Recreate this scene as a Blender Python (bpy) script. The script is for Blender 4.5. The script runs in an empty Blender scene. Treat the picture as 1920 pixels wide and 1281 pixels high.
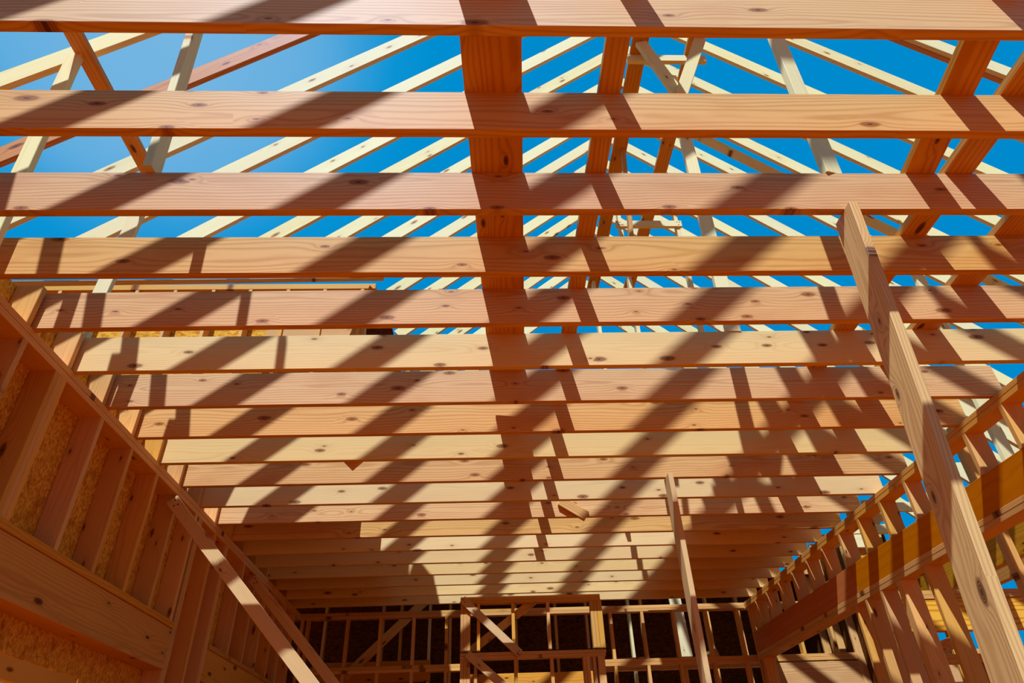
import bpy, bmesh, math, random
from mathutils import Vector, Matrix
random.seed(7)
scene = bpy.context.scene
C = scene.collection
CZ = 1.5                      # camera height above the floor; heights below are written relative to it
def V(x, y, z): return Vector((x, y, z + CZ))

# ------------------------------------------------------------------ camera
th, ps, ro = 0.61260, 0.05080, -0.03850
fwd = Vector((math.sin(ps)*math.cos(th), math.cos(ps)*math.cos(th), math.sin(th)))
rgt = fwd.cross(Vector((0, 0, 1))).normalized()
up = rgt.cross(fwd)
r2 = rgt*math.cos(ro) + up*math.sin(ro)
u2 = -rgt*math.sin(ro) + up*math.cos(ro)
cam = bpy.data.cameras.new('camera')
cam.sensor_width = 36.0
cam.lens = 1256.96/1920*36.0
cam.clip_start = 0.02
co = bpy.data.objects.new('camera', cam)
co.matrix_world = Matrix(((r2.x, u2.x, -fwd.x, 0), (r2.y, u2.y, -fwd.y, 0), (r2.z, u2.z, -fwd.z, CZ), (0, 0, 0, 1)))
C.objects.link(co)
scene.camera = co

# ------------------------------------------------------------------ sky, sun, exposure
def lin(c):
    return tuple((v/12.92 if v <= .04045 else ((v+.055)/1.055)**2.4) for v in c)
def rgb(r, g, b, a=1.0): return (*lin((r/255, g/255, b/255)), a)
def alb(r, g, b):
    # base colour of a surface that looks (r, g, b) in this sun
    l = lin((r/255, g/255, b/255)); return (min(.86, l[0]*1.04), min(.80, l[1]*.95), min(.7, l[2]*.60), 1.0)
w = bpy.data.worlds.new('sky'); scene.world = w; w.use_nodes = True
nt = w.node_tree; nt.nodes.clear()
def N(nt, t, **kw):
    n = nt.nodes.new(t)
    for k, v in kw.items(): setattr(n, k, v)
    return n
tc = N(nt, 'ShaderNodeTexCoord')
dot = N(nt, 'ShaderNodeVectorMath', operation='DOT_PRODUCT')
dot.inputs[1].default_value = (-0.390, 0.454, 0.801)
nz = N(nt, 'ShaderNodeTexNoise'); nz.inputs['Scale'].default_value = 3.2; nz.inputs['Detail'].default_value = 5
ad = N(nt, 'ShaderNodeMath', operation='MULTIPLY_ADD'); ad.inputs[1].default_value = 0.022
rmp = N(nt, 'ShaderNodeValToRGB')
e = rmp.color_ramp.elements
e[0].position = 0.90; e[0].color = rgb(0, 138, 205)
e[1].position = 1.0; e[1].color = rgb(116, 181, 226)
for p_, c_ in ((0.945, rgb(0, 142, 209)), (0.963, rgb(12, 148, 213)), (0.975, rgb(52, 158, 217)), (0.985, rgb(96, 173, 223))):
    x = rmp.color_ramp.elements.new(p_); x.color = c_
bg = N(nt, 'ShaderNodeBackground'); bg.inputs['Strength'].default_value = 1.0
ow = N(nt, 'ShaderNodeOutputWorld')
L = nt.links.new
L(tc.outputs['Generated'], dot.inputs[0]); L(tc.outputs['Generated'], nz.inputs['Vector'])
sub = N(nt, 'ShaderNodeMath', operation='SUBTRACT'); sub.inputs[1].default_value = 0.5
L(nz.outputs['Fac'], sub.inputs[0]); L(sub.outputs[0], ad.inputs[0]); L(dot.outputs['Value'], ad.inputs[2])
L(ad.outputs[0], rmp.inputs['Fac']); L(rmp.outputs['Color'], bg.inputs['Color']); L(bg.outputs[0], ow.inputs['Surface'])

SUN = Vector((0.331, 1.0, -1.675)).normalized()      # the way the light travels
sl = bpy.data.lights.new('sun', 'SUN'); sl.energy = 9.6; sl.angle = 0.0095; sl.color = (0.50, 0.66, 0.93)
so = bpy.data.objects.new('sun', sl); so.rotation_euler = SUN.to_track_quat('-Z', 'Y').to_euler(); so.location = (-3, -6, 14)
C.objects.link(so)
vs = scene.view_settings
vs.view_transform = 'Standard'; vs.look = 'None'; vs.exposure = 0.0; vs.gamma = 1.0; vs.use_curve_mapping = False

# ------------------------------------------------------------------ materials
def wood(name, light, dark, knot=(120, 62, 22), ring=0.5, freq=62.0, vary=0.25, stain=None, knots=True, rough=0.58, spec=0.12):
    m = bpy.data.materials.new(name); m.use_nodes = True
    nt = m.node_tree; nt.nodes.clear(); L = nt.links.new
    out = N(nt, 'ShaderNodeOutputMaterial'); b = N(nt, 'ShaderNodeBsdfPrincipled')
    b.inputs['Roughness'].default_value = rough; b.inputs['Specular IOR Level'].default_value = spec
    L(b.outputs[0], out.inputs['Surface'])
    tc = N(nt, 'ShaderNodeTexCoord'); oi = N(nt, 'ShaderNodeObjectInfo')
    def math_(op, a, bb=None, c=None):
        n = N(nt, 'ShaderNodeMath', operation=op)
        for i, v in enumerate((a, bb, c)):
            if v is None: continue
            if isinstance(v, (int, float)): n.inputs[i].default_value = v
            else: L(v, n.inputs[i])
        return n.outputs[0]
    def vec(op, a, bb):
        n = N(nt, 'ShaderNodeVectorMath', operation=op)
        for i, v in enumerate((a, bb)):
            if isinstance(v, tuple): n.inputs[i].default_value = v
            else: L(v, n.inputs[i])
        return n.outputs[0]
    R = oi.outputs['Random']
    R2 = math_('FRACT', math_('MULTIPLY', R, 17.37)); R3 = math_('FRACT', math_('MULTIPLY', R, 91.73))
    cx = N(nt, 'ShaderNodeCombineXYZ')
    L(math_('MULTIPLY', R, 37.0), cx.inputs[0]); L(math_('MULTIPLY', R2, 11.0), cx.inputs[1]); L(math_('MULTIPLY', R3, 13.0), cx.inputs[2])
    P = tc.outputs['Object']; PO = vec('ADD', P, cx.outputs[0])
    # knots
    vo = N(nt, 'ShaderNodeTexVoronoi'); vo.inputs['Scale'].default_value = 1.0; vo.inputs['Randomness'].default_value = 1.0
    vo.voronoi_dimensions = '2D'
    sk = N(nt, 'ShaderNodeSeparateXYZ'); L(PO, sk.inputs[0])
    ck = N(nt, 'ShaderNodeCombineXYZ'); L(math_('MULTIPLY', sk.outputs[0], 3.0), ck.inputs[0]); L(math_('MULTIPLY', sk.outputs[2], 8.0), ck.inputs[1])
    L(ck.outputs[0], vo.inputs['Vector'])
    sep = N(nt, 'ShaderNodeSeparateColor'); L(vo.outputs['Color'], sep.inputs[0])
    has = math_('GREATER_THAN', sep.outputs[0], 0.56)
    dist = vo.outputs['Distance']
    kr = math_('MULTIPLY_ADD', math_('POWER', sep.outputs[1], 1.6), 0.10, 0.035)
    mr = N(nt, 'ShaderNodeMapRange'); mr.interpolation_type = 'SMOOTHSTEP'
    L(dist, mr.inputs['Value']); L(math_('MULTIPLY', kr, 0.75), mr.inputs['From Min']); L(math_('MULTIPLY', kr, 1.35), mr.inputs['From Max'])
    mr.inputs['To Min'].default_value = 1; mr.inputs['To Max'].default_value = 0
    kmask = math_('MULTIPLY', mr.outputs[0], has)
    kfield = math_('MULTIPLY', math_('EXPONENT', math_('MULTIPLY', dist, -8.0)), has)
    # growth rings about an off-centre pith
    n1 = N(nt, 'ShaderNodeTexNoise'); n1.inputs['Scale'].default_value = 1.0; n1.inputs['Detail'].default_value = 2
    L(vec('MULTIPLY', PO, (0.9, 3.0, 5.0)), n1.inputs['Vector'])
    sx = N(nt, 'ShaderNodeSeparateXYZ'); L(P, sx.inputs[0])
    yy = math_('ADD', sx.outputs[1], math_('MULTIPLY_ADD', R2, 0.06, 0.035))
    zz = math_('ADD', sx.outputs[2], math_('MULTIPLY_ADD', R3, 0.22, -0.11))
    rad = math_('SQRT', math_('ADD', math_('MULTIPLY', yy, yy), math_('MULTIPLY', zz, zz)))
    rad = math_('ADD', rad, math_('MULTIPLY', n1.outputs['Fac'], 0.075))
    rad = math_('ADD', rad, math_('MULTIPLY', kfield, 0.055))
    wv = math_('MULTIPLY_ADD', math_('SINE', math_('MULTIPLY', rad, freq*6.2832)), 0.5, 0.5)
    wv = math_('POWER', wv, 2.2)
    nf = N(nt, 'ShaderNodeTexNoise'); nf.inputs['Scale'].default_value = 1.0; nf.inputs['Detail'].default_value = 3
    L(vec('MULTIPLY', PO, (7.0, 160.0, 160.0)), nf.inputs['Vector'])
    nb = N(nt, 'ShaderNodeTexNoise'); nb.inputs['Scale'].default_value = 1.0; nb.inputs['Detail'].default_value = 3
    L(vec('MULTIPLY', PO, (1.4, 9.0, 9.0)), nb.inputs['Vector'])
    f = math_('MULTIPLY', wv, ring)
    f = math_('ADD', f, math_('MULTIPLY_ADD', nf.outputs['Fac'], 0.34, -0.17))
    f = math_('ADD', f, math_('MULTIPLY_ADD', nb.outputs['Fac'], 0.7, -0.35))
    f = math_('MAXIMUM', math_('MINIMUM', f, 1.0), 0.0)
    def mix(fac, a, bb, bt='MIX'):
        n = N(nt, 'ShaderNodeMix', data_type='RGBA', blend_type=bt)
        if isinstance(fac, (int, float)): n.inputs[0].default_value = fac
        else: L(fac, n.inputs[0])
        for i, v in ((6, a), (7, bb)):
            if isinstance(v, tuple): n.inputs[i].default_value = v
            else: L(v, n.inputs[i])
        return n.outputs[2]
    col = mix(f, alb(*light), alb(*dark))
    if stain:
        ns = N(nt, 'ShaderNodeTexNoise'); ns.inputs['Scale'].default_value = 1.0; ns.inputs['Detail'].default_value = 4
        L(vec('MULTIPLY', PO, (2.2, 6.0, 6.0)), ns.inputs['Vector'])
        mr2 = N(nt, 'ShaderNodeMapRange'); L(ns.outputs['Fac'], mr2.inputs['Value'])
        mr2.inputs['From Min'].default_value = 0.52; mr2.inputs['From Max'].default_value = 0.78
        mr2.inputs['To Max'].default_value = 0.75
        col = mix(mr2.outputs[0], col, alb(*stain))
    if knots:
        halo = math_('MULTIPLY', math_('POWER', kfield, 1.6), 0.75)
        col = mix(halo, col, alb(*[int(.55*a+.45*k) for a, k in zip(dark, knot)]))
        kin = mix(math_('MULTIPLY_ADD', math_('SINE', math_('MULTIPLY', dist, 190.0)), 0.5, 0.5), alb(*knot), alb(*[int(.6*a+.4*k) for a, k in zip(dark, knot)]))
        col = mix(kmask, col, kin)
        # a small dark heart in some knots
        hm = N(nt, 'ShaderNodeMapRange'); L(dist, hm.inputs['Value'])
        L(math_('MULTIPLY', kr, 0.15), hm.inputs['From Min']); L(math_('MULTIPLY', kr, 0.42), hm.inputs['From Max'])
        hm.inputs['To Min'].default_value = 0.85; hm.inputs['To Max'].default_value = 0
        col = mix(math_('MULTIPLY', hm.outputs[0], has), col, alb(70, 36, 14))
    hsv = N(nt, 'ShaderNodeHueSaturation')
    L(math_('MULTIPLY_ADD', R, vary, 1.0-vary*0.6), hsv.inputs['Value'])
    L(math_('MULTIPLY_ADD', R2, 0.10, 0.95), hsv.inputs['Saturation'])
    L(math_('MULTIPLY_ADD', R3, 0.006, 0.497), hsv.inputs['Hue'])
    L(col, hsv.inputs['Color']); L(hsv.outputs[0], b.inputs['Base Color'])
    bp = N(nt, 'ShaderNodeBump'); bp.inputs['Strength'].default_value = 0.22; bp.inputs['Distance'].default_value = 0.002
    L(f, bp.inputs['Height']); L(bp.outputs[0], b.inputs['Normal'])
    return m

def osb(name, light, dark, blotch):
    m = bpy.data.materials.new(name); m.use_nodes = True
    nt = m.node_tree; nt.nodes.clear(); L = nt.links.new
    out = N(nt, 'ShaderNodeOutputMaterial'); b = N(nt, 'ShaderNodeBsdfPrincipled')
    b.inputs['Roughness'].default_value = 0.7; b.inputs['Specular IOR Level'].default_value = 0.03
    L(b.outputs[0], out.inputs['Surface'])
    tc = N(nt, 'ShaderNodeTexCoord')
    cols = []
    for rot, off in ((0.5, 0.0), (2.2, 3.7), (1.2, 9.1)):
        mp = N(nt, 'ShaderNodeMapping'); mp.inputs['Rotation'].default_value = (rot, rot*0.7, rot); mp.inputs['Location'].default_value = (off, off, off)
        mp.inputs['Scale'].default_value = (26, 90, 60)
        L(tc.outputs['Object'], mp.inputs['Vector'])
        vo = N(nt, 'ShaderNodeTexVoronoi'); vo.inputs['Scale'].default_value = 1.0
        L(mp.outputs[0], vo.inputs['Vector'])
        s = N(nt, 'ShaderNodeSeparateColor'); L(vo.outputs['Color'], s.inputs[0]); cols.append(s.outputs[0])
    a = N(nt, 'ShaderNodeMath', operation='ADD'); L(cols[0], a.inputs[0]); L(cols[1], a.inputs[1])
    a2 = N(nt, 'ShaderNodeMath', operation='ADD'); L(a.outputs[0], a2.inputs[0]); L(cols[2], a2.inputs[1])
    rp = N(nt, 'ShaderNodeValToRGB'); L(a2.outputs[0], rp.inputs['Fac'])
    mlt = N(nt, 'ShaderNodeMath', operation='MULTIPLY'); L(a2.outputs[0], mlt.inputs[0]); mlt.inputs[1].default_value = 0.36
    L(mlt.outputs[0], rp.inputs['Fac'])
    el = rp.color_ramp.elements
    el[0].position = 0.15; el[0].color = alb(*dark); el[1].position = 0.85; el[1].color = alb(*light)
    nz = N(nt, 'ShaderNodeTexNoise'); nz.inputs['Scale'].default_value = 9; nz.inputs['Detail'].default_value = 6; L(tc.outputs['Object'], nz.inputs['Vector'])
    mr = N(nt, 'ShaderNodeMapRange'); L(nz.outputs['Fac'], mr.inputs['Value']); mr.inputs['From Min'].default_value = .55; mr.inputs['From Max'].default_value = .72; mr.inputs['To Max'].default_value = .6
    mx = N(nt, 'ShaderNodeMix', data_type='RGBA'); L(mr.outputs[0], mx.inputs[0]); L(rp.outputs[0], mx.inputs[6]); mx.inputs[7].default_value = alb(*blotch)
    L(mx.outputs[2], b.inputs['Base Color'])
    return m

def plain(name, col, rough=0.8, scale=3.0, amt=0.35):
    m = bpy.data.materials.new(name); m.use_nodes = True
    nt = m.node_tree; b = nt.nodes['Principled BSDF']; b.inputs['Roughness'].default_value = rough; b.inputs['Specular IOR Level'].default_value = 0.02
    tc = N(nt, 'ShaderNodeTexCoord'); nz = N(nt, 'ShaderNodeTexNoise'); nz.inputs['Scale'].default_value = scale; nz.inputs['Detail'].default_value = 6
    nt.links.new(tc.outputs['Object'], nz.inputs['Vector'])
    rp = N(nt, 'ShaderNodeValToRGB'); nt.links.new(nz.outputs['Fac'], rp.inputs['Fac'])
    rp.color_ramp.elements[0].color = alb(*[int(c*(1-amt)) for c in col]); rp.color_ramp.elements[1].color = alb(*[min(255, int(c*(1+amt*.4))) for c in col])
    nt.links.new(rp.outputs[0], b.inputs['Base Color'])
    return m

M = {
 'joist': wood('red_fir', (218, 164, 116), (184, 122, 72), (140, 80, 36), ring=.6, freq=58, vary=.16, stain=(200, 134, 86)),
 'joist_pale': wood('pale_spruce_joist', (228, 186, 138), (204, 152, 102), (124, 74, 38), ring=.3, freq=75, vary=.12),
 'stud': wood('spruce_stud', (222, 162, 98), (194, 126, 62), (106, 58, 20), ring=.35, freq=90, spec=.10),
 'rafter': wood('pale_rafter', (244, 216, 182), (224, 184, 138), (150, 92, 48), ring=.3, freq=80, vary=.10, spec=.07),
 'rafter_red': wood('red_rafter', (212, 142, 92), (176, 100, 56), (124, 64, 28), ring=.5, freq=60),
 'plank': wood('amber_plank', (216, 150, 70), (178, 108, 38), (70, 32, 10), ring=.6, freq=48, spec=.2),
 'post': wood('grey_tan_post', (222, 176, 126), (186, 134, 88), (90, 50, 24), ring=.6, freq=110, vary=.1, spec=.3),
 'header': wood('brown_header', (216, 146, 56), (180, 106, 30), (84, 40, 10), ring=.45, freq=50, spec=.06),
 'lvl': wood('glulam_face', (206, 116, 30), (184, 94, 18), (110, 50, 14), ring=.35, freq=22, vary=.06, knots=False, rough=.5, spec=.03),
 'ply': wood('yellow_plywood', (240, 172, 70), (196, 112, 26), (150, 84, 30), ring=.8, freq=26, vary=.1, knots=False, spec=.15),
 'osb': osb('strand_board', (252, 176, 70), (184, 104, 24), (130, 64, 12)),
 'osb_dark': osb('shaded_strand_board', (120, 70, 30), (66, 34, 12), (44, 22, 8)),  # strand board with the shade of enclosed rooms put into its colour
 'floor': plain('red_subfloor', (176, 86, 10)),
 'nail': plain('nail_steel', (52, 40, 34), rough=.5),
 'paper': plain('black_membrane', (22, 24, 30)),
}

# ------------------------------------------------------------------ builders
ALL = []
def link(o):
    C.objects.link(o); ALL.append(o); return o
def assemble(name, label, cat, loc, start, group=None):
    """an Empty at the foot of a nailed-up assembly; every board built since 'start' becomes its part"""
    e = bpy.data.objects.new(name, None); e.empty_display_size = .2; e.location = loc; C.objects.link(e)
    inv = Matrix.Translation(loc).inverted()
    for o in ALL[start:]:
        if o.parent or 'kind' in o or o.get('loose'): continue
        o.parent = e; o.matrix_parent_inverse = inv
        for k in ('label', 'category', 'group'):
            if k in o: del o[k]
    tag(e, label, cat, group)
    return e
def loose(o):
    o['loose'] = 1; return o
def frame(p0, p1, zhint):
    a = (p1-p0).normalized(); z = Vector(zhint); z = (z - a*z.dot(a)).normalized(); y = z.cross(a)
    mid = (p0+p1)/2
    return Matrix(((a.x, y.x, z.x, mid.x), (a.y, y.y, z.y, mid.y), (a.z, y.z, z.z, mid.z), (0, 0, 0, 1)))
def board(name, p0, p1, wz, ty, mat, zhint=(0, 0, 1), sh0=0.0, sh1=0.0, crown=0.0, sweep=0.0, ch=0.0025, seg=None, parent=None):
    """One piece of lumber from p0 to p1: local x runs along the grain, wz is its width, ty its thickness; sh0, sh1 slant the end cuts."""
    p0 = Vector(p0); p1 = Vector(p1); ln = (p1-p0).length
    seg = seg or (1 if (crown == 0 and sweep == 0) else 8)
    hy, hz = ty/2, wz/2
    prof = [(-hy+ch, -hz), (hy-ch, -hz), (hy, -hz+ch), (hy, hz-ch), (hy-ch, hz), (-hy+ch, hz), (-hy, hz-ch), (-hy, -hz+ch)]
    bm = bmesh.new(); rings = []
    for i in range(seg+1):
        t = i/seg; x = (t-.5)*ln
        k = 4*t*(1-t)
        ring = []
        for (y, z) in prof:
            xs = x + (sh0*z if i == 0 else 0) + (sh1*z if i == seg else 0)
            ring.append(bm.verts.new((xs, y + sweep*k, z + crown*k)))
        rings.append(ring)
    n = len(prof)
    for i in range(seg):
        for j in range(n):
            bm.faces.new((rings[i][j], rings[i][(j+1) % n], rings[i+1][(j+1) % n], rings[i+1][j]))
    bm.faces.new(list(reversed(rings[0]))); bm.faces.new(rings[-1])
    bmesh.ops.recalc_face_normals(bm, faces=bm.faces[:])
    me = bpy.data.meshes.new(name); bm.to_mesh(me); bm.free()
    me.materials.append(M[mat])
    o = bpy.data.objects.new(name, me); o.matrix_world = frame(p0, p1, zhint)
    return link(o)
def tag(o, label, cat, group=None):
    o['label'] = label; o['category'] = cat
    if group: o['group'] = group
    return o
def struct(o):
    o['kind'] = 'structure'; return o
def slab(name, x0, x1, y0, y1, z0, z1, mat):
    bm = bmesh.new(); bmesh.ops.create_cube(bm, size=1.0)
    me = bpy.data.meshes.new(name)
    c = Vector(((x0+x1)/2, (y0+y1)/2, (z0+z1)/2))
    for v in bm.verts: v.co = Vector((v.co.x*(x1-x0), v.co.y*(y1-y0), v.co.z*(z1-z0)))
    bm.to_mesh(me); bm.free(); me.materials.append(M[mat])
    o = bpy.data.objects.new(name, me); o.location = (c.x, c.y, c.z+CZ)
    return link(o)
def nails(board_obj, pts, normal):
    """nail heads driven into a board: parts of that board, one small disc each, pts in world space"""
    nrm = Vector(normal).normalized(); q = nrm.to_track_quat('Z', 'Y').to_matrix().to_4x4()
    for p in pts:
        bm = bmesh.new(); bmesh.ops.create_cone(bm, cap_ends=True, segments=10, radius1=.0062, radius2=.0055, depth=.003)
        me = bpy.data.meshes.new('nail_head'); bm.to_mesh(me); bm.free(); me.materials.append(M['nail'])
        o = bpy.data.objects.new('nail_head', me); link(o); o.parent = board_obj
        o.matrix_parent_inverse = board_obj.matrix_world.inverted()
        o.matrix_world = Matrix.Translation(Vector(p)) @ q
ORD = ['first', 'second', 'third', 'fourth', 'fifth', 'sixth', 'seventh', 'eighth', 'ninth', 'tenth', 'eleventh', 'twelfth', 'thirteenth',
       'fourteenth', 'fifteenth', 'sixteenth', 'seventeenth', 'eighteenth', 'nineteenth', 'twentieth', 'twenty-first', 'twenty-second']
T = .0381; W4 = .089; W6 = .140; W10 = .235
H0 = 2.0991; HT = H0 + W10            # underside and top of the joists
Y0, D = 1.1928, .4064
XL, XR = -2.30, 3.27                  # inner faces of the left and right walls

# ------------------------------------------------------------------ floor and ground
struct(slab('floor', -40, 40, -40, 60, -CZ-.2, -CZ, 'floor'))

# ------------------------------------------------------------------ floor joists
pale = {5, 8, 10, 13, 14, 15, 16, 17, 18}
yoff = {4: (.012, -.006), 5: (.013, .0), 6: (.010, .012), 7: (.006, .0), 0: (.003, -.001), 2: (.004, .006), 3: (-.003, .002)}
look = {0: 'wide reddish floor joist cut off by the top edge of the photo', 5: 'smooth pale yellow floor joist, sixth from the top of the photo',
        2: 'knotty reddish floor joist just above the big post tip, third from the top',
        8: 'pale creamy floor joist with the small peg gap, ninth from the top', 18: 'last floor joist, tight against the rear wall framing'}
for k in range(19):
    a, b_ = yoff.get(k, (.004*math.sin(k*2.1), .004*math.cos(k*1.7)))
    Y = Y0 + k*D + T/2
    xr = 3.36 if k != 13 else 3.34
    o = board('floor_joist', V(-2.40, Y+a, H0+W10/2), V(xr, Y+b_, H0+W10/2), W10-.001, T, 'joist_pale' if k in pale else 'joist',
              crown=.004*abs(math.sin(k*1.3+.4)), sweep=.004*math.sin(k*2.7))
    tag(o, look.get(k, '%s floor joist down from the top of the photo, %s board' % (ORD[k], 'pale' if k in pale else 'reddish')), 'joist', 'floor joists spanning overhead')

# ------------------------------------------------------------------ planks lying flat over the joists
def plank(x0, ya, x1, yb, wdt, label, mat='plank', z=HT, name='walk_plank'):
    o = board(name, V(x0, ya, z+T/2+.0005), V(x1, yb, z+T/2+.0005), wdt, T, mat, zhint=(1, 0, 0))
    return tag(o, label, 'plank', 'planks laid across the joists')
plank(-.006, .55, .16, 3.95, .228, 'widest amber plank running down the centre across the joists')
plank(.19, 4.05, .262, 5.75, .20, 'far wide plank continuing the centre line over the middle joists')
plank(.508, .55, .512, 6.9, W4, 'narrow plank parallel to and right of the wide centre plank')
plank(1.79, .70, 2.008, 2.06, .138, 'skewed plank at upper right ending on the third joist')
plank(2.182, 1.15, 2.187, 5.2, .135, 'straight plank right of the skewed one at upper right')
plank(2.688, 1.9, 2.693, 5.92, .165, 'rightmost flat plank across the joists near the right wall')

# ------------------------------------------------------------------ left wall: plates, studs, strand board, headers
start = len(ALL)
tag(board('top_plate', V(XL-.07, -1.5, H0-T/2), V(XL-.07, 8.80, H0-T/2), W6, T-.001, 'stud', zhint=(1, 0, 0)), 'upper board of the doubled plate along the top of the left wall', 'plate')
tag(board('top_plate', V(XL-.071, -1.5, H0-1.5*T), V(XL-.071, 8.80, H0-1.5*T), W6, T-.001, 'stud', zhint=(1, 0, 0)), 'lower board of the doubled plate along the top of the left wall', 'plate')
zp = H0-2*T
SILL = 1.225
def lstud(y, zb, zt, label, cat='stud', name='wall_stud', mat='stud', grp='studs of the left wall'):
    return tag(board(name, V(XL-.07, y, zb), V(XL-.07, y, zt), W6-.002, T-.001, mat, zhint=(1, 0, 0)), label, cat, grp)
def lcrip(y, label): return lstud(y, SILL, zp, label, name='cripple_stud', grp='short studs over the left headers')
lcrip(2.41, 'short stud over the near left header, cut off by the photo edge')
lcrip(2.822, 'short stud over the near left header, highest one wholly at the left edge')
for q in range(3): lcrip(3.125+q*T, ['near board of the triple stud over the near left header', 'middle board of the triple stud over the near left header', 'far board of the triple stud over the near left header'][q])
for q, y in enumerate((3.645, 4.056, 4.465, 4.852)): lcrip(y, '%s single short stud beyond the triple stud over the near left header' % ORD[q])
lcrip(5.240, 'short stud on the end of the near left header, against the full height studs')
for q in range(2): lstud(5.3165+q*T, -CZ+T, zp, ['full height stud the near left header butts against', 'full height stud doubling the one at the end of the near left header'][q])
lstud(5.697, -CZ+T, zp, 'single full height stud between the two left headers')
for q in range(2): lstud(5.979+q*T, -CZ+T, zp, ['near board of the paired studs before the far left header', 'far board of the paired studs before the far left header'][q])
for q, y in enumerate((6.53, 6.94, 7.335, 7.746)): lcrip(y, '%s short stud over the far left header' % ORD[q])
for q in range(2): lstud(8.09+q*T, -CZ+T, zp, ['near board of the paired studs after the far left header', 'far board of the paired studs after the far left header'][q])
lstud(8.56, -CZ+T, zp, 'last full height stud of the left wall before the rear corner')
# headers
tag(board('sill_plate', V(XL-.067, .2, SILL-.022), V(XL-.067, 5.295, SILL-.022), W6+.006, .043, 'header', zhint=(1, 0, 0)), 'flat plate capping the near left header under the short studs', 'plate')
tag(board('header_beam', V(XL-.07, .2, .945+W10/2), V(XL-.07, 5.295, .945+W10/2), W10-.001, W6-.004, 'header'), 'big brown header beam low in the left wall, nearest the viewer', 'beam')
tag(board('header_plate', V(XL-.067, .2, .945-T/2), V(XL-.067, 5.295, .945-T/2), W6+.004, T, 'header', zhint=(1, 0, 0)), 'flat plate nailed under the near left header', 'plate')
tag(board('sill_plate', V(XL-.067, 6.055, SILL-.019), V(XL-.067, 8.068, SILL-.019), W6+.006, .037, 'header', zhint=(1, 0, 0)), 'flat plate capping the far left header under the short studs', 'plate')
tag(board('header_beam', V(XL-.07, 6.04, .945+.5*(SILL-.038-.945)), V(XL-.07, 8.068, .945+.5*(SILL-.038-.945)), SILL-.038-.945-.002, W6-.004, 'header'), 'brown header beam in the left wall behind the first diagonal brace', 'beam')
struct(slab('wall_left', XL-.153, XL-.1405, -1.5, 4.52, .739, HT, 'osb'))
struct(slab('wall_left', XL-.153, XL-.1405, 4.524, 5.60, -CZ, HT, 'osb'))
struct(slab('wall_left', XL-.153, XL-.1405, 5.604, 9.0, -CZ, HT, 'osb'))
# short studs standing on the left plate beside the joist ends
for k in range(4, 18):
    Yk = Y0 + k*D - T/2 - .009
    tag(board('blocking', V(XL-.07, Yk, H0), V(XL-.07, Yk, HT), W6-.004, T-.001, 'stud', zhint=(1, 0, 0)), 'short upright block on the left plate beside the %s joist from the top' % ORD[k], 'block', 'blocks on the left plate')
assemble('wall_framing', 'left stud wall in shade with sheathing behind, two brown headers and double top plate', 'wall', V(XL-.07, 4.5, -CZ), start)
# a porch beam and board seen through the left opening
tag(board('porch_joist', V(-3.64, 1.0, 1.08), V(-3.64, 9.5, 1.08), .30, .08, 'joist_pale'), 'pale porch beam beyond the opening at the lower left corner', 'beam')

# ------------------------------------------------------------------ right wall: plates, cripples, beam, studs
start = len(ALL)
tag(board('top_plate', V(XR+.07, 2.2, H0-T/2), V(XR+.07, 8.80, H0-T/2), W6, T-.001, 'stud', zhint=(1, 0, 0)), 'upper board of the doubled plate along the top of the right wall', 'plate')
tag(board('top_plate', V(XR+.071, 2.2, H0-1.5*T), V(XR+.071, 8.80, H0-1.5*T), W6, T-.001, 'stud', zhint=(1, 0, 0)), 'lower board of the doubled plate along the top of the right wall', 'plate')
BT, BB = 1.722, 1.487
ys = [3.65, 4.05, 4.455, 4.862, 5.271, 5.67, 6.058, 6.46, 6.85, 7.25, 7.649, 8.054, 8.44]
for i, y in enumerate(reversed(ys)):
    tag(board('cripple_stud', V(XR+.07, y-T/2, BT), V(XR+.07, y-T/2, zp), W6-.002, T-.001, 'stud', zhint=(1, 0, 0)), '%s short stud from the rear corner on the red brown right beam' % ORD[i], 'stud', 'short studs on the right beam')
tag(board('wall_stud', V(XR+.07, 8.72, -CZ+T), V(XR+.07, 8.72, zp), W6-.002, T-.001, 'stud', zhint=(1, 0, 0)), 'full height stud at the rear end of the red brown right beam', 'stud')
tag(board('laminated_beam', V(XR+.07, 6.0, (BT+BB)/2), V(XR+.07, 8.70, (BT+BB)/2), BT-BB-.001, W6-.004, 'lvl'), 'far length of the red brown beam in the right wall', 'beam')
tag(board('laminated_beam', V(XR+.07, 2.2, (BT+BB)/2), V(XR+.07, 5.996, (BT+BB)/2), BT-BB-.001, W6-.004, 'lvl'), 'near length of the red brown beam, behind the big post', 'beam')
tag(board('header_plate', V(XR+.069, 2.2, BB-T/2), V(XR+.069, 8.70, BB-T/2), W6, T-.001, 'stud', zhint=(1, 0, 0)), 'upper flat plate under the red brown right beam', 'plate')
tag(board('header_plate', V(XR+.07, 2.2, BB-1.5*T), V(XR+.07, 8.70, BB-1.5*T), W6, T-.001, 'stud', zhint=(1, 0, 0)), 'lower flat plate under the red brown right beam', 'plate')
zb = BB-2*T
for i, (y, t, l) in enumerate(((6.137, T, 'farthest stud under the right beam, beside the opening'), (5.93, T, 'second stud from the opening under the right beam'),
                   (5.656, T, 'third stud from the opening under the right beam, shadow crossing it'), (5.365, .076, 'thick post under the right beam left of the big post'),
                   (4.98, T, 'stud under the right beam just left of the big post'), (4.55, T, 'stud under the right beam behind the big post'))):
    tag(board('wall_stud', V(XR+.07, y, -CZ+T), V(XR+.07, y, zb), W6-.002, t-.001, 'stud', zhint=(1, 0, 0)), l, 'stud', 'studs under the right beam')
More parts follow.
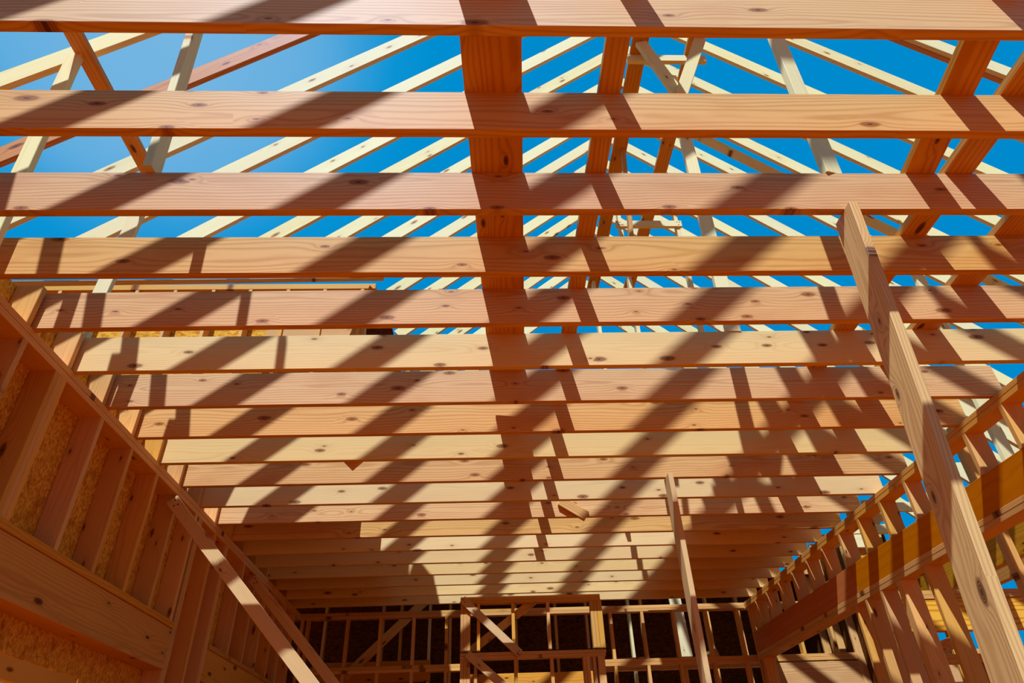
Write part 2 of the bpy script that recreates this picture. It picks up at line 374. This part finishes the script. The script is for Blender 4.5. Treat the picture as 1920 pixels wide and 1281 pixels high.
for q in range(2):
    tag(board('wall_stud', V(XR+.07, 8.60+.045*q-.03, -CZ+T), V(XR+.07, 8.60+.045*q-.03, zb), W6-.002, T-.001, 'stud', zhint=(1, 0, 0)), ['near', 'far'][q]+' jack stud carrying the rear end of the right beam', 'stud')

assemble('wall_framing', 'right stud wall with the long red brown beam and open short studs above it', 'wall', V(XR+.07, 5.5, -CZ), start)
# ------------------------------------------------------------------ loose posts and diagonal braces in the room
o = board('post', V(1.335, 2.032, -CZ), V(1.589, 2.032, H0-.001), W6, T, 'post', zhint=(0, 1, 0), sh0=0, ch=.003, seg=8, sweep=.004)
tag(o, 'big grey tan post leaning at right, nearest the viewer', 'post')
o = board('post', V(1.432, 4.83, -CZ), V(1.422, 4.83, H0-.001), W6, T, 'post', zhint=(0, 1, 0), seg=6, sweep=.004)
tag(o, 'slim tan post standing in the middle distance, right of centre', 'post')
zlo = -CZ
def brace(xt, zt, y, label, nail=True):
    L_ = zt - (zlo+.05)
    o = board('brace', V(xt, y, zt), V(xt+L_*.943, y, zlo+.05), W4, T, 'post', zhint=(.7, 0, .7))
    tag(o, label, 'brace')
    if nail:
        nails(o, [V(xt+.03, y-T/2, zt-.005), V(xt+.055, y-T/2, zt-.04), V(xt+.03, y-T/2, zt-.05)], (0, -1, 0))
    return o
brace(-2.300, 1.958, 4.772, 'long sunlit diagonal brace from the left wall, the nearer one')
brace(-2.268, 1.940, 6.72, 'shaded diagonal brace from the left wall, the farther one')

# ------------------------------------------------------------------ centre frame (in front of the rear wall)
Yf = 8.22
def fx(x0, x1, z, wz, label, name='frame_plate', y=Yf, dep=W4, mat='stud', cat='plate'):
    return tag(board(name, V(x0, y+dep/2, z), V(x1, y+dep/2, z), dep, wz, mat, zhint=(0, 1, 0)), label, cat)
def fz(x, z0, z1, label, t=T, name='frame_stud', y=Yf, dep=W4, mat='stud', grp=None, cat='stud'):
    return tag(board(name, V(x, y+dep/2, z0), V(x, y+dep/2, z1), dep, t-.001, mat, zhint=(0, 1, 0)), label, cat, grp)
start = len(ALL)
fx(-.305, 1.345, H0-T/2, T-.001, 'upper top plate of the small framed box at the rear centre')
fx(-.305, 1.345, H0-1.5*T, T-.001, 'lower top plate of the small framed box at the rear centre')
zf = H0-2*T; zm = 1.499
for i, x in enumerate((-.285, -.247, -.209)):
    fz(x, zm, zf, '%s ply of the left post of the rear centre frame, upper half' % ['left', 'middle', 'right'][i], t=.038)
for i, x in enumerate((1.236, 1.275, 1.326)):
    fz(x, zm, zf, '%s ply of the right post of the rear centre frame, upper half' % ['left', 'middle', 'right'][i], t=.038 if i < 2 else .06)
for i, x in enumerate((-.096, .308, .72)):
    fz(x, zm, zf, '%s inner stud from the left in the upper half of the rear centre frame' % ORD[i])
tag(board('membrane_strip', V(-.31, Yf+.045, zm-.001), V(1.36, Yf+.045, zm-.001), .10, .006, 'paper', zhint=(0, 1, 0)), 'thin black membrane strip on the middle rail of the rear centre frame', 'strip')
fx(-.305, 1.355, zm-.005-T/2, T-.001, 'upper middle rail of the rear centre frame under the black strip')
fx(-.305, 1.345, zm-.005-1.5*T, T-.001, 'lower middle rail of the rear centre frame')
zq = zm-.005-2*T
for i, x in enumerate((-.285, -.247, -.209)):
    fz(x, -CZ, zq, '%s ply of the left post of the rear centre frame, lower half' % ['left', 'middle', 'right'][i], t=.038)
for i, x in enumerate((1.10, 1.139, 1.21, 1.29)):
    fz(x, -CZ, zq, '%s lower post ply at the right side of the rear centre frame' % ORD[i], t=.038 if i < 3 else .08)
for i, x in enumerate((-.13, .32, .73)):
    fz(x, -CZ, zq, '%s inner stud from the left in the lower half of the rear centre frame' % ORD[i])
assemble('framed_box', 'small framed wall standing in front of the rear wall at centre, under the last joists', 'frame', V(.52, Yf+.045, -CZ), start)
o = board('brace', V(-.283, Yf-T/2-.001, 2.068), V(.372, Yf-T/2-.001, 1.462), W4, T, 'post', zhint=(.7, 0, .7)); tag(o, 'diagonal board nailed across the upper half of the rear centre frame', 'brace')
nails(o, [V(-.27, Yf-T-.001, 2.06), V(-.255, Yf-T-.001, 2.035), V(.345, Yf-T-.001, 1.475), V(.36, Yf-T-.001, 1.49)], (0, -1, 0))
o = board('brace', V(-.225, Yf-T/2-.001, 1.478), V(.85, Yf-T/2-.001, .60), W4, T, 'post', zhint=(.63, 0, .77)); tag(o, 'diagonal board across the lower half of the rear centre frame', 'brace')
tag(board('brace', V(-.20, Yf+W4+T/2+.012, 1.52), V(.60, Yf+W4+T/2+.012, 2.09), W4, T, 'post', zhint=(-.6, 0, .8)), 'diagonal board behind the rear centre frame crossing the front one', 'brace')
# frame header seen below the middle rail
tag(board('header_beam', V(-.3, 8.9, 1.27), V(1.3, 8.9, 1.27), .2, .06, 'header'), 'shaded header beam behind the lower half of the rear centre frame', 'beam')

# ------------------------------------------------------------------ rear wall
Yb = 8.812
def bx(x0, x1, z, label, wz=T, mat='stud', name='top_plate', y=Yb, dep=W4, cat='plate'):
    return fx(x0, x1, z, wz-.001, label, name=name, y=y, dep=dep, mat=mat, cat=cat)
start = len(ALL)
bx(XL-.14, .50, H0-T/2, 'upper top plate of the rear wall, left half'); bx(XL-.14, .45, H0-1.5*T, 'lower top plate of the rear wall, left half')
bx(.504, 6.5, H0-T/2, 'upper top plate of the rear wall, sunlit right half'); bx(.454, 6.5, H0-1.5*T, 'lower top plate of the rear wall, sunlit right half')
zl = 1.481
bx(-2.2, -.985, zl-T/2, 'upper mid rail of the rear wall at left'); bx(-.90, -.31, zl-T/2, 'short upper mid rail of the rear wall beside the centre frame')
bx(-2.2, -.31, zl-1.5*T, 'lower mid rail of the rear wall at left', mat='stud')
bx(1.37, 6.5, zl-T/2, 'upper mid rail of the rear wall at right'); bx(1.37, 6.5, zl-1.5*T, 'lower mid rail of the rear wall at right')
lx = [-2.27, -2.2, -1.715, -1.31, -.902, -.497]
rx = [1.55, 1.95, 2.35, 2.762, 3.165]
for i, x in enumerate(lx):
    fz(x, zl+.0, zf, '%s upper stud from the left corner of the rear wall' % ORD[i], y=Yb, grp='upper studs of the rear wall')
    fz(x, -CZ, zl-2*T, '%s lower stud from the left corner of the rear wall' % ORD[i], y=Yb, grp='lower studs of the rear wall')
for i, x in enumerate(rx):
    fz(x, zl, zf, '%s upper stud of the rear wall right of the centre frame' % ORD[i], y=Yb, grp='upper studs of the rear wall')
    fz(x, -CZ, zl-2*T, '%s lower stud of the rear wall right of the centre frame' % ORD[i], y=Yb, grp='lower studs of the rear wall')
for i, x in enumerate((3.9, 4.31, 4.72, 5.12)):
    fz(x, zl, zf, '%s upper rear stud seen past the right wall' % ORD[i], y=Yb)
bx(3.42, 6.4, zl-2*T-.15, 'wide reddish header under the rear rail past the right wall', wz=.27, mat='joist', name='header_beam', cat='beam')
assemble('wall_framing', 'rear stud wall closing the far end, its right half sunlit', 'wall', V(1.0, Yb+.045, -CZ), start)
# second rear framing, deeper, with dark strand board
Yc = 9.75
start = len(ALL)
for i, (x, m_) in enumerate(((-2.20, 'stud'), (-1.42, 'stud'), (-1.17, 'stud'), (-.78, 'rafter'), (-.50, 'stud'), (.40, 'stud'), (.95, 'stud'), (1.38, 'stud'), (1.98, 'rafter'), (2.16, 'stud'), (2.62, 'stud'), (3.08, 'stud'), (3.52, 'stud'))):
    fz(x, .4, 2.6, '%s stud from the left in the dark room behind the rear wall' % ORD[i], y=Yc, mat=m_, grp='studs behind the rear wall')
assemble('wall_framing', 'dim partition of spaced studs in the dark room behind the rear wall', 'wall', V(.7, Yc+.045, .4-.02), start)
tag(board('brace', V(-1.78, 9.288, 1.44), V(-.72, 9.288, 2.42), .11, T, 'stud', zhint=(-.7, 0, .7)), 'diagonal brace behind the rear wall at left', 'brace')
tag(board('header_beam', V(-2.2, 9.35, 1.50), V(-.72, 9.35, 1.50), .24, .08, 'header'), 'dark header beam behind the left half of the rear wall', 'beam')
tag(board('wide_board', V(2.55, 9.24, 1.452), V(2.50, 9.24, 2.5), .155, T, 'rafter', zhint=(1, 0, 0)), 'wide pale upright board behind the right half of the rear wall', 'board')
bx(1.40, 3.62, 1.452-T/2, 'rear rail behind the rear wall at right, under the scrap boards', y=9.19, name='rail_plate')
for i, x in enumerate((1.45, 2.5, 3.55)): fz(x, -CZ, 1.414, '%s stud from the left holding the rear rail behind the rear wall' % ORD[i], y=9.19)
for i, (x0, x1, z0, z1) in enumerate(((1.50, 2.05, 1.502, 1.52), (2.66, 2.95, 1.505, 1.60), (3.25, 3.5, 1.502, 1.502))):
    tag(board('scrap_board', V(x0, 9.23, z0), V(x1, 9.23, z1), .10, T, 'stud'), '%s scrap board behind the right rear rail, from the left' % ORD[i], 'board')
for i in range(4):
    tag(board('wide_board', V(-2.0, 10.1, .62+.20*i), V(4.3, 10.1, .62+.20*i), .19, T, 'joist_pale'), '%s horizontal board from the bottom, behind the rear wall' % ORD[i], 'board', 'boards stacked behind the rear wall')
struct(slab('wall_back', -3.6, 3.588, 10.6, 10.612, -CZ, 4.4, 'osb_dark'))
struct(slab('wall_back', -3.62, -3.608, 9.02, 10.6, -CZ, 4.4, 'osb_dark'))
# sheet added over the last joists at the left to keep the gaps dark
struct(slab('shade_cover', -2.45, -1.05, 7.34, 8.80, HT+.004, HT+.022, 'osb_dark'))
tag(slab('shade_sheet', 1.97, 3.20, 5.93, 8.62, HT+.005, HT+.023, 'osb'), 'unseen strand board sheet added over the last joists at right to shade them', 'sheet')  # added, sized to shade the rear right joists and far beam
struct(slab('shade_cover', -3.60, 1.45, 9.0, 10.60, 2.62, 2.638, 'osb_dark'))  # cover added to darken the room behind the rear wall
struct(slab('shade_cover', 1.452, 6.6, 9.55, 10.60, 2.62, 2.638, 'osb_dark'))  # added to keep sun off the strand board behind the right half

# ------------------------------------------------------------------ roof: left slope, right slope, ridge
bL, mL = 5.86, .86
bR, mR = 8.53, -.89
xr = (bR-bL)/(mL-mR)
zr = bL + mL*xr
cL = math.sqrt(1+mL*mL); cR = math.sqrt(1+mR*mR)
def rafter(side, Y, xa, xb, label, mat, grp, drop=0.0, dep=.146, thick=T, name='rafter'):
    b, m, c = (bL, mL, cL) if side < 0 else (bR, mR, cR)
    f = lambda x: b + m*x - drop
    off = Vector((-m, 0, 1)).normalized()*dep/2
    p0 = V(xa, Y+thick/2, f(xa)) + off; p1 = V(xb, Y+thick/2, f(xb)) + off
    # plumb cut where it meets the ridge
    o = board(name, p0, p1, dep, thick-.001, mat, zhint=(0, 0, 1), sh0=(0 if side < 0 else m), sh1=(m if side < 0 else 0), crown=.003, sweep=.003*math.sin(Y*9))
    return tag(o, label, 'rafter', grp)
n = 0
for k in range(-7, 17):
    Y = bL*(.406+.0708*k) if k >= 0 else bL*.406 + .4064*k
    xa = -4.3
    if Y > 2.6: xa = min(-1.05, -2.36 + (Y-4.40))
    if k < 0:
        lab = '%s pale rafter of the left roof slope, counted back from above the viewpoint' % ORD[-k-1]
    else:
        lab = '%s rafter of the left roof slope from the near side' % ORD[k]
    mat = 'rafter_red' if k == 1 else 'rafter'
    rafter(-1, Y, xa, xr-.0195+mL/cL*.073, lab if k != 1 else 'reddish rafter of the left roof slope, second from the near side', mat, 'rafters of the left roof slope')
for j in list(range(-12, -1)) + list(range(0, 15)):
    Y = bR*(.361+.0487*j) if j >= 0 else bR*.361 + .415*j
    if j < 0: lab = '%s pale rafter of the right roof slope, counted back from above the viewpoint' % ORD[-j-1]
    else: lab = '%s rafter of the right roof slope from the near side' % ORD[j]
    rafter(1, Y, xr+.0195+mR/cR*.073, 6.3, lab, 'rafter', 'rafters of the right roof slope')
Yd = bR*.361
rafter(1, Yd+T+.001, xr+.03, 6.3, 'second ply of the doubled near rafter on the right slope', 'rafter_red', None, drop=.012)
Ye = bR*(.361+.0487*4)
rafter(1, Ye+.105, xr+.03, 6.3, 'flat batten running beside the fifth right rafter', 'rafter', None, drop=.05, dep=.06, thick=.085, name='batten')
tag(board('ridge_board', V(xr, -2.5, zr+.055), V(xr, 9.2, zr+.055), .235, T-.002, 'rafter'), 'ridge board where both roof slopes meet', 'beam')
# valley board and the gable wall under it
tag(board('valley_board', V(-3.75, 3.15, 2.66), V(-1.18, 5.69, 4.86), .235, T, 'stud', zhint=(-.67, .40, .325)), 'long flat valley board at left meeting the cut rafters', 'board')
Yw = 5.78
start = len(ALL)
struct(slab('wall_gable', -5.4, -2.30, Yw+.142, Yw+.154, HT, 4.80, 'osb'))
struct(slab('wall_gable', -2.298, -1.20, Yw+.142, Yw+.154, HT, 3.55, 'osb'))
struct(slab('wall_gable', -2.298, -1.20, Yw+.60, Yw+.612, HT, 4.80, 'osb_dark'))  # dark-coloured sheet standing in for the shade inside the openings
struct(slab('shade_cover', -5.4, -1.12, Yw+.16, 9.3, 4.882, 4.897, 'osb_dark'))  # hidden flat slab added to block sun from the far left joists
tag(board('top_plate', V(-5.4, Yw+.07, 4.84), V(-1.20, Yw+.07, 4.84), W6, .074, 'stud', zhint=(0, 1, 0)), 'plate on top of the gable wall under the valley board', 'plate')
tag(board('header_beam', V(-2.3, Yw+.07, 4.26), V(-1.27, Yw+.07, 4.26), .16, .09, 'joist'), 'shaded header in the gable wall under the valley board', 'beam')
for i, x in enumerate((-5.0, -4.6, -4.18, -3.78, -3.37, -2.96, -2.56, -2.15, -1.75, -1.34)):
    tag(board('wall_stud', V(x, Yw+.07, HT+T), V(x, Yw+.07, 4.80), W6-.004, T, 'stud', zhint=(0, 1, 0)), '%s stud from the left in the gable wall under the valley board' % ORD[i], 'stud', 'studs of the gable wall')
tag(board('sole_plate', V(-5.4, Yw+.07, HT+T/2), V(-1.20, Yw+.07, HT+T/2), W6, T-.001, 'stud', zhint=(0, 1, 0)), 'bottom plate of the gable wall resting on the joists', 'plate')
assemble('wall_framing', 'sheathed gable stud wall above the joists at left under the valley board', 'wall', V(-3.0, Yw+.07, HT), start)
# left purlin and struts
tag(board('purlin', V(-2.352, -.5, 3.732), V(-2.322, 3.4, 3.732), .095, T, 'plank', zhint=(1, 0, 0)), 'amber purlin running back under the left rafters', 'beam')
tag(board('strut', V(-2.262, 2.33, 2.10), V(-2.385, 2.33, 3.71), .076, .042, 'rafter', zhint=(1, 0, 0)), 'pale strut at far left holding up the amber purlin', 'post')
tag(board('strut', V(-1.447, 2.015, HT), V(-1.585, 2.015, 4.40), W4, T, 'rafter', zhint=(0, 1, 0)), 'pale strut standing on the third joist at left', 'post')
tag(board('strut', V(-2.365, 3.275, HT+.001), V(-2.325, 3.275, 3.49), W4, T, 'rafter', zhint=(1, 0, 0)), 'pale strut standing behind the sixth joist near the left wall', 'post')
# right struts
tag(board('strut', V(1.598, 2.026, HT), V(1.665, 2.026, 4.6), W4, T, 'rafter', zhint=(1, .28, 0)), 'pale post on the third joist, right of the ridge', 'post')
# scaffold under the ridge
tag(board('scaffold_plank', V(1.363, 1.2, 5.42), V(1.385, 6.6, 5.42), .142, T, 'plank', zhint=(1, 0, 0)), 'left scaffold plank high under the ridge', 'plank')
tag(board('scaffold_plank', V(1.853, 1.2, 5.42), V(1.846, 6.6, 5.42), .132, T, 'plank', zhint=(1, 0, 0)), 'right scaffold plank high under the ridge', 'plank')
start = len(ALL)
tag(board('post', V(1.505, 3.245, HT), V(1.565, 3.245, 4.95), W4, T, 'rafter', zhint=(1, .0, 0)), 'pale post under the Y shaped scaffold prop', 'post')
tag(board('ledger', V(1.27, 3.34, 5.355), V(1.965, 3.34, 5.355), W4, T, 'rafter'), 'near cross ledger carrying the two scaffold planks', 'ledger')
o = board('knee_brace', V(1.585, 3.205, 4.60), V(1.372, 3.205, 5.38), .10, T, 'rafter', zhint=(1, 0, .3)); tag(o, 'left arm of the Y shaped prop under the scaffold', 'brace')
o = board('knee_brace', V(1.575, 3.165, 4.60), V(1.875, 3.165, 5.38), .10, T, 'rafter', zhint=(1, 0, -.3)); tag(o, 'right arm of the Y shaped prop under the scaffold', 'brace')
assemble('scaffold_prop', 'Y shaped scaffold prop under the ridge, nearer one with two knee braces', 'prop', V(1.505, 3.245, HT), start)
start = len(ALL)
o = board('ledger', V(1.455, 5.237, 5.24), V(2.18, 5.237, 5.24), W4, T, 'rafter'); tag(o, 'far cross ledger with nailed ends beneath the scaffold planks', 'ledger')
nails(o, [V(x_, 5.2178, z_) for x_, z_ in ((1.485, 5.22), (1.50, 5.26), (1.47, 5.26), (2.145, 5.22), (2.16, 5.26), (2.13, 5.26))], (0, -1, 0))
for x, l in ((1.50, 'left leg under the far scaffold ledger'), (2.13, 'right leg under the far scaffold ledger')):
    tag(board('strut', V(x, 5.276, HT), V(x+.01, 5.276, 5.65), W4-.014, T, 'rafter', zhint=(0, 1, 0)), l, 'post')
assemble('trestle', 'pale trestle with nailed cross ledger seen beyond the near scaffold prop', 'trestle', V(1.8, 5.2765, HT), start)
tag(board('strut', V(1.37, 6.40, HT), V(1.37, 6.40, 5.39), W4, T, 'rafter', zhint=(0, 1, 0)), 'farthest slim post under the left scaffold plank', 'post')
tag(board('knee_brace', V(1.30, 4.36, 3.75), V(1.41, 4.36, 5.39), .06, T, 'plank', zhint=(0, 1, 0)), 'slim amber prop leaning against the left scaffold plank', 'brace')
# scraps caught between the joists
tag(board('scrap_block', V(.66, 5.643, 2.24), V(.88, 5.643, 2.095), W4, T, 'joist'), 'short scrap block hanging below the joists near the rear, right of centre', 'block')
tag(board('scrap_block', V(-.998, 4.502, 2.094), V(-.912, 4.502, 2.180), .12, T, 'joist', zhint=(-.7, 0, .7)), 'triangular scrap corner poking down between joists at left of centre', 'block')
tag(board('scrap_block', V(1.81, 4.50, 2.315), V(1.95, 4.50, 2.285), W4, T, 'joist_pale'), 'small scrap block between joists in the right middle', 'block')
# ------------------------------------------------------------------ framing beyond the right wall
tag(board('wall_stud', V(4.25, 4.88, .6), V(4.25, 4.88, 4.55), W6, T, 'rafter', zhint=(.95, .3, 0)), 'pale post beyond the right wall plate, below the last rafters', 'post')
tag(board('wall_stud', V(4.95, 4.3, .6), V(4.95, 4.3, 3.9), W6, T, 'rafter', zhint=(1, 0, 0)), 'far right post beyond the right wall, near the photo edge', 'post')
tag(board('side_header', V(4.92, 2.6, 1.93), V(4.92, 8.0, 1.93), .30, .08, 'header'), 'amber beam beyond the right wall, seen past the big post', 'beam')
tag(board('side_header', V(5.35, 2.6, 1.93), V(5.35, 8.0, 1.93), .28, .08, 'header'), 'second amber beam beyond the right wall, farther out', 'beam')
for i, (y, zc, lab) in enumerate(((5.62, 2.93, 'upper pale porch rafter beyond the right wall, sloping down to the right'), (5.95, 2.78, 'lower pale porch rafter beyond the right wall, behind the upper one'))):
    tag(board('porch_rafter', V(4.50, y, zc+.36), V(6.3, y, zc-1.24), .20, T, 'rafter', sh0=-.89, sh1=-.89), lab, 'rafter')
tag(board('wall_stud', V(4.62, 5.785, -CZ), V(4.62, 5.785, 2.98), W4, T*2, 'stud', zhint=(1, 0, 0)), 'post carrying the porch rafters beyond the right wall', 'post')
Yx = 6.3
start = len(ALL)
fx(3.55, 6.4, 1.566-T/2, T-.001, 'upper plate on the yellow plywood header beyond the right wall', y=Yx, name='top_plate')
fx(3.55, 6.4, 1.566-1.5*T, T-.001, 'lower plate on the yellow plywood header beyond the right wall', y=Yx, name='top_plate')
tag(board('plywood_header', V(3.55, Yx+.05, 1.352), V(6.4, Yx+.05, 1.352), .272, .085, 'ply'), 'bright yellow plywood header beyond the right wall', 'beam')
fx(3.55, 6.4, 1.062-T/2, T-.001, 'upper plate of the low rail below the plywood header', y=Yx+.25, name='rail_plate')
fx(3.55, 6.4, 1.062-1.5*T, T-.001, 'lower plate of the low rail below the plywood header', y=Yx+.25, name='rail_plate')
for i, x in enumerate((3.78, 4.02, 4.42, 4.55, 5.1)):
    fz(x, -CZ, .985, '%s stud from the left under the low rail beyond the right wall' % ORD[i], y=Yx+.25)
for i, x in enumerate((3.98, 4.40)):
    fz(x, 1.063, 1.215, '%s short post between the low rail and the plywood header' % ORD[i], y=Yx+.25)
assemble('wall_framing', 'cross wall beyond the right wall with the bright yellow plywood header', 'wall', V(5.0, Yx+.05, -CZ), start)
tag(board('scrap_board', V(4.12, 6.62, 1.10), V(4.50, 6.62, 1.22), .10, T, 'joist'), 'dark slanted board resting on the low rail against the sky', 'board')
for i, (x0, x1, y, z, w_) in enumerate(((4.75, 5.35, 7.5, 2.82, .11), (3.88, 4.42, 7.0, 2.39, .10), (3.62, 3.80, 6.5, 2.10, .13), (4.3, 4.86, 7.3, 2.05, .09))):
    tag(board('cross_board', V(x0, y, z), V(x1, y, z), w_, T, 'rafter'), '%s pale cross board seen between the short studs on the right beam' % ORD[i], 'board')
for i, (x, y, z) in enumerate(((5.33, 7.54, 2.88), (3.90, 7.04, 2.44), (3.70, 6.54, 2.16), (4.83, 7.34, 2.10))):
    tag(board('wall_stud', V(x, y, -CZ), V(x, y, z), W4, T-.002, 'stud', zhint=(1, 0, 0)), 'upright holding the %s pale cross board beyond the right beam' % ORD[i], 'stud')
tag(board('brace', V(3.65, 7.6, 2.25), V(4.75, 7.4, 2.75), W4, T, 'stud'), 'slanted board seen between the short studs on the right beam', 'brace')
for i, z in enumerate((5.78, 5.52)):
    tag(board('far_rail', V(9.4, 13, z), V(12.6, 13, z), .12, .09, 'rafter'), ['upper', 'lower'][i]+' thin rail far off against the sky at right', 'rail')
for i in range(5):
    tag(board('wide_board', V(3.6, 9.6, .10+.22*i), V(7.4, 9.6, .10+.22*i), .21, T, 'joist_pale'), '%s horizontal board from the bottom, beyond the right wall studs' % ORD[i], 'board', 'boards beyond the right wall')
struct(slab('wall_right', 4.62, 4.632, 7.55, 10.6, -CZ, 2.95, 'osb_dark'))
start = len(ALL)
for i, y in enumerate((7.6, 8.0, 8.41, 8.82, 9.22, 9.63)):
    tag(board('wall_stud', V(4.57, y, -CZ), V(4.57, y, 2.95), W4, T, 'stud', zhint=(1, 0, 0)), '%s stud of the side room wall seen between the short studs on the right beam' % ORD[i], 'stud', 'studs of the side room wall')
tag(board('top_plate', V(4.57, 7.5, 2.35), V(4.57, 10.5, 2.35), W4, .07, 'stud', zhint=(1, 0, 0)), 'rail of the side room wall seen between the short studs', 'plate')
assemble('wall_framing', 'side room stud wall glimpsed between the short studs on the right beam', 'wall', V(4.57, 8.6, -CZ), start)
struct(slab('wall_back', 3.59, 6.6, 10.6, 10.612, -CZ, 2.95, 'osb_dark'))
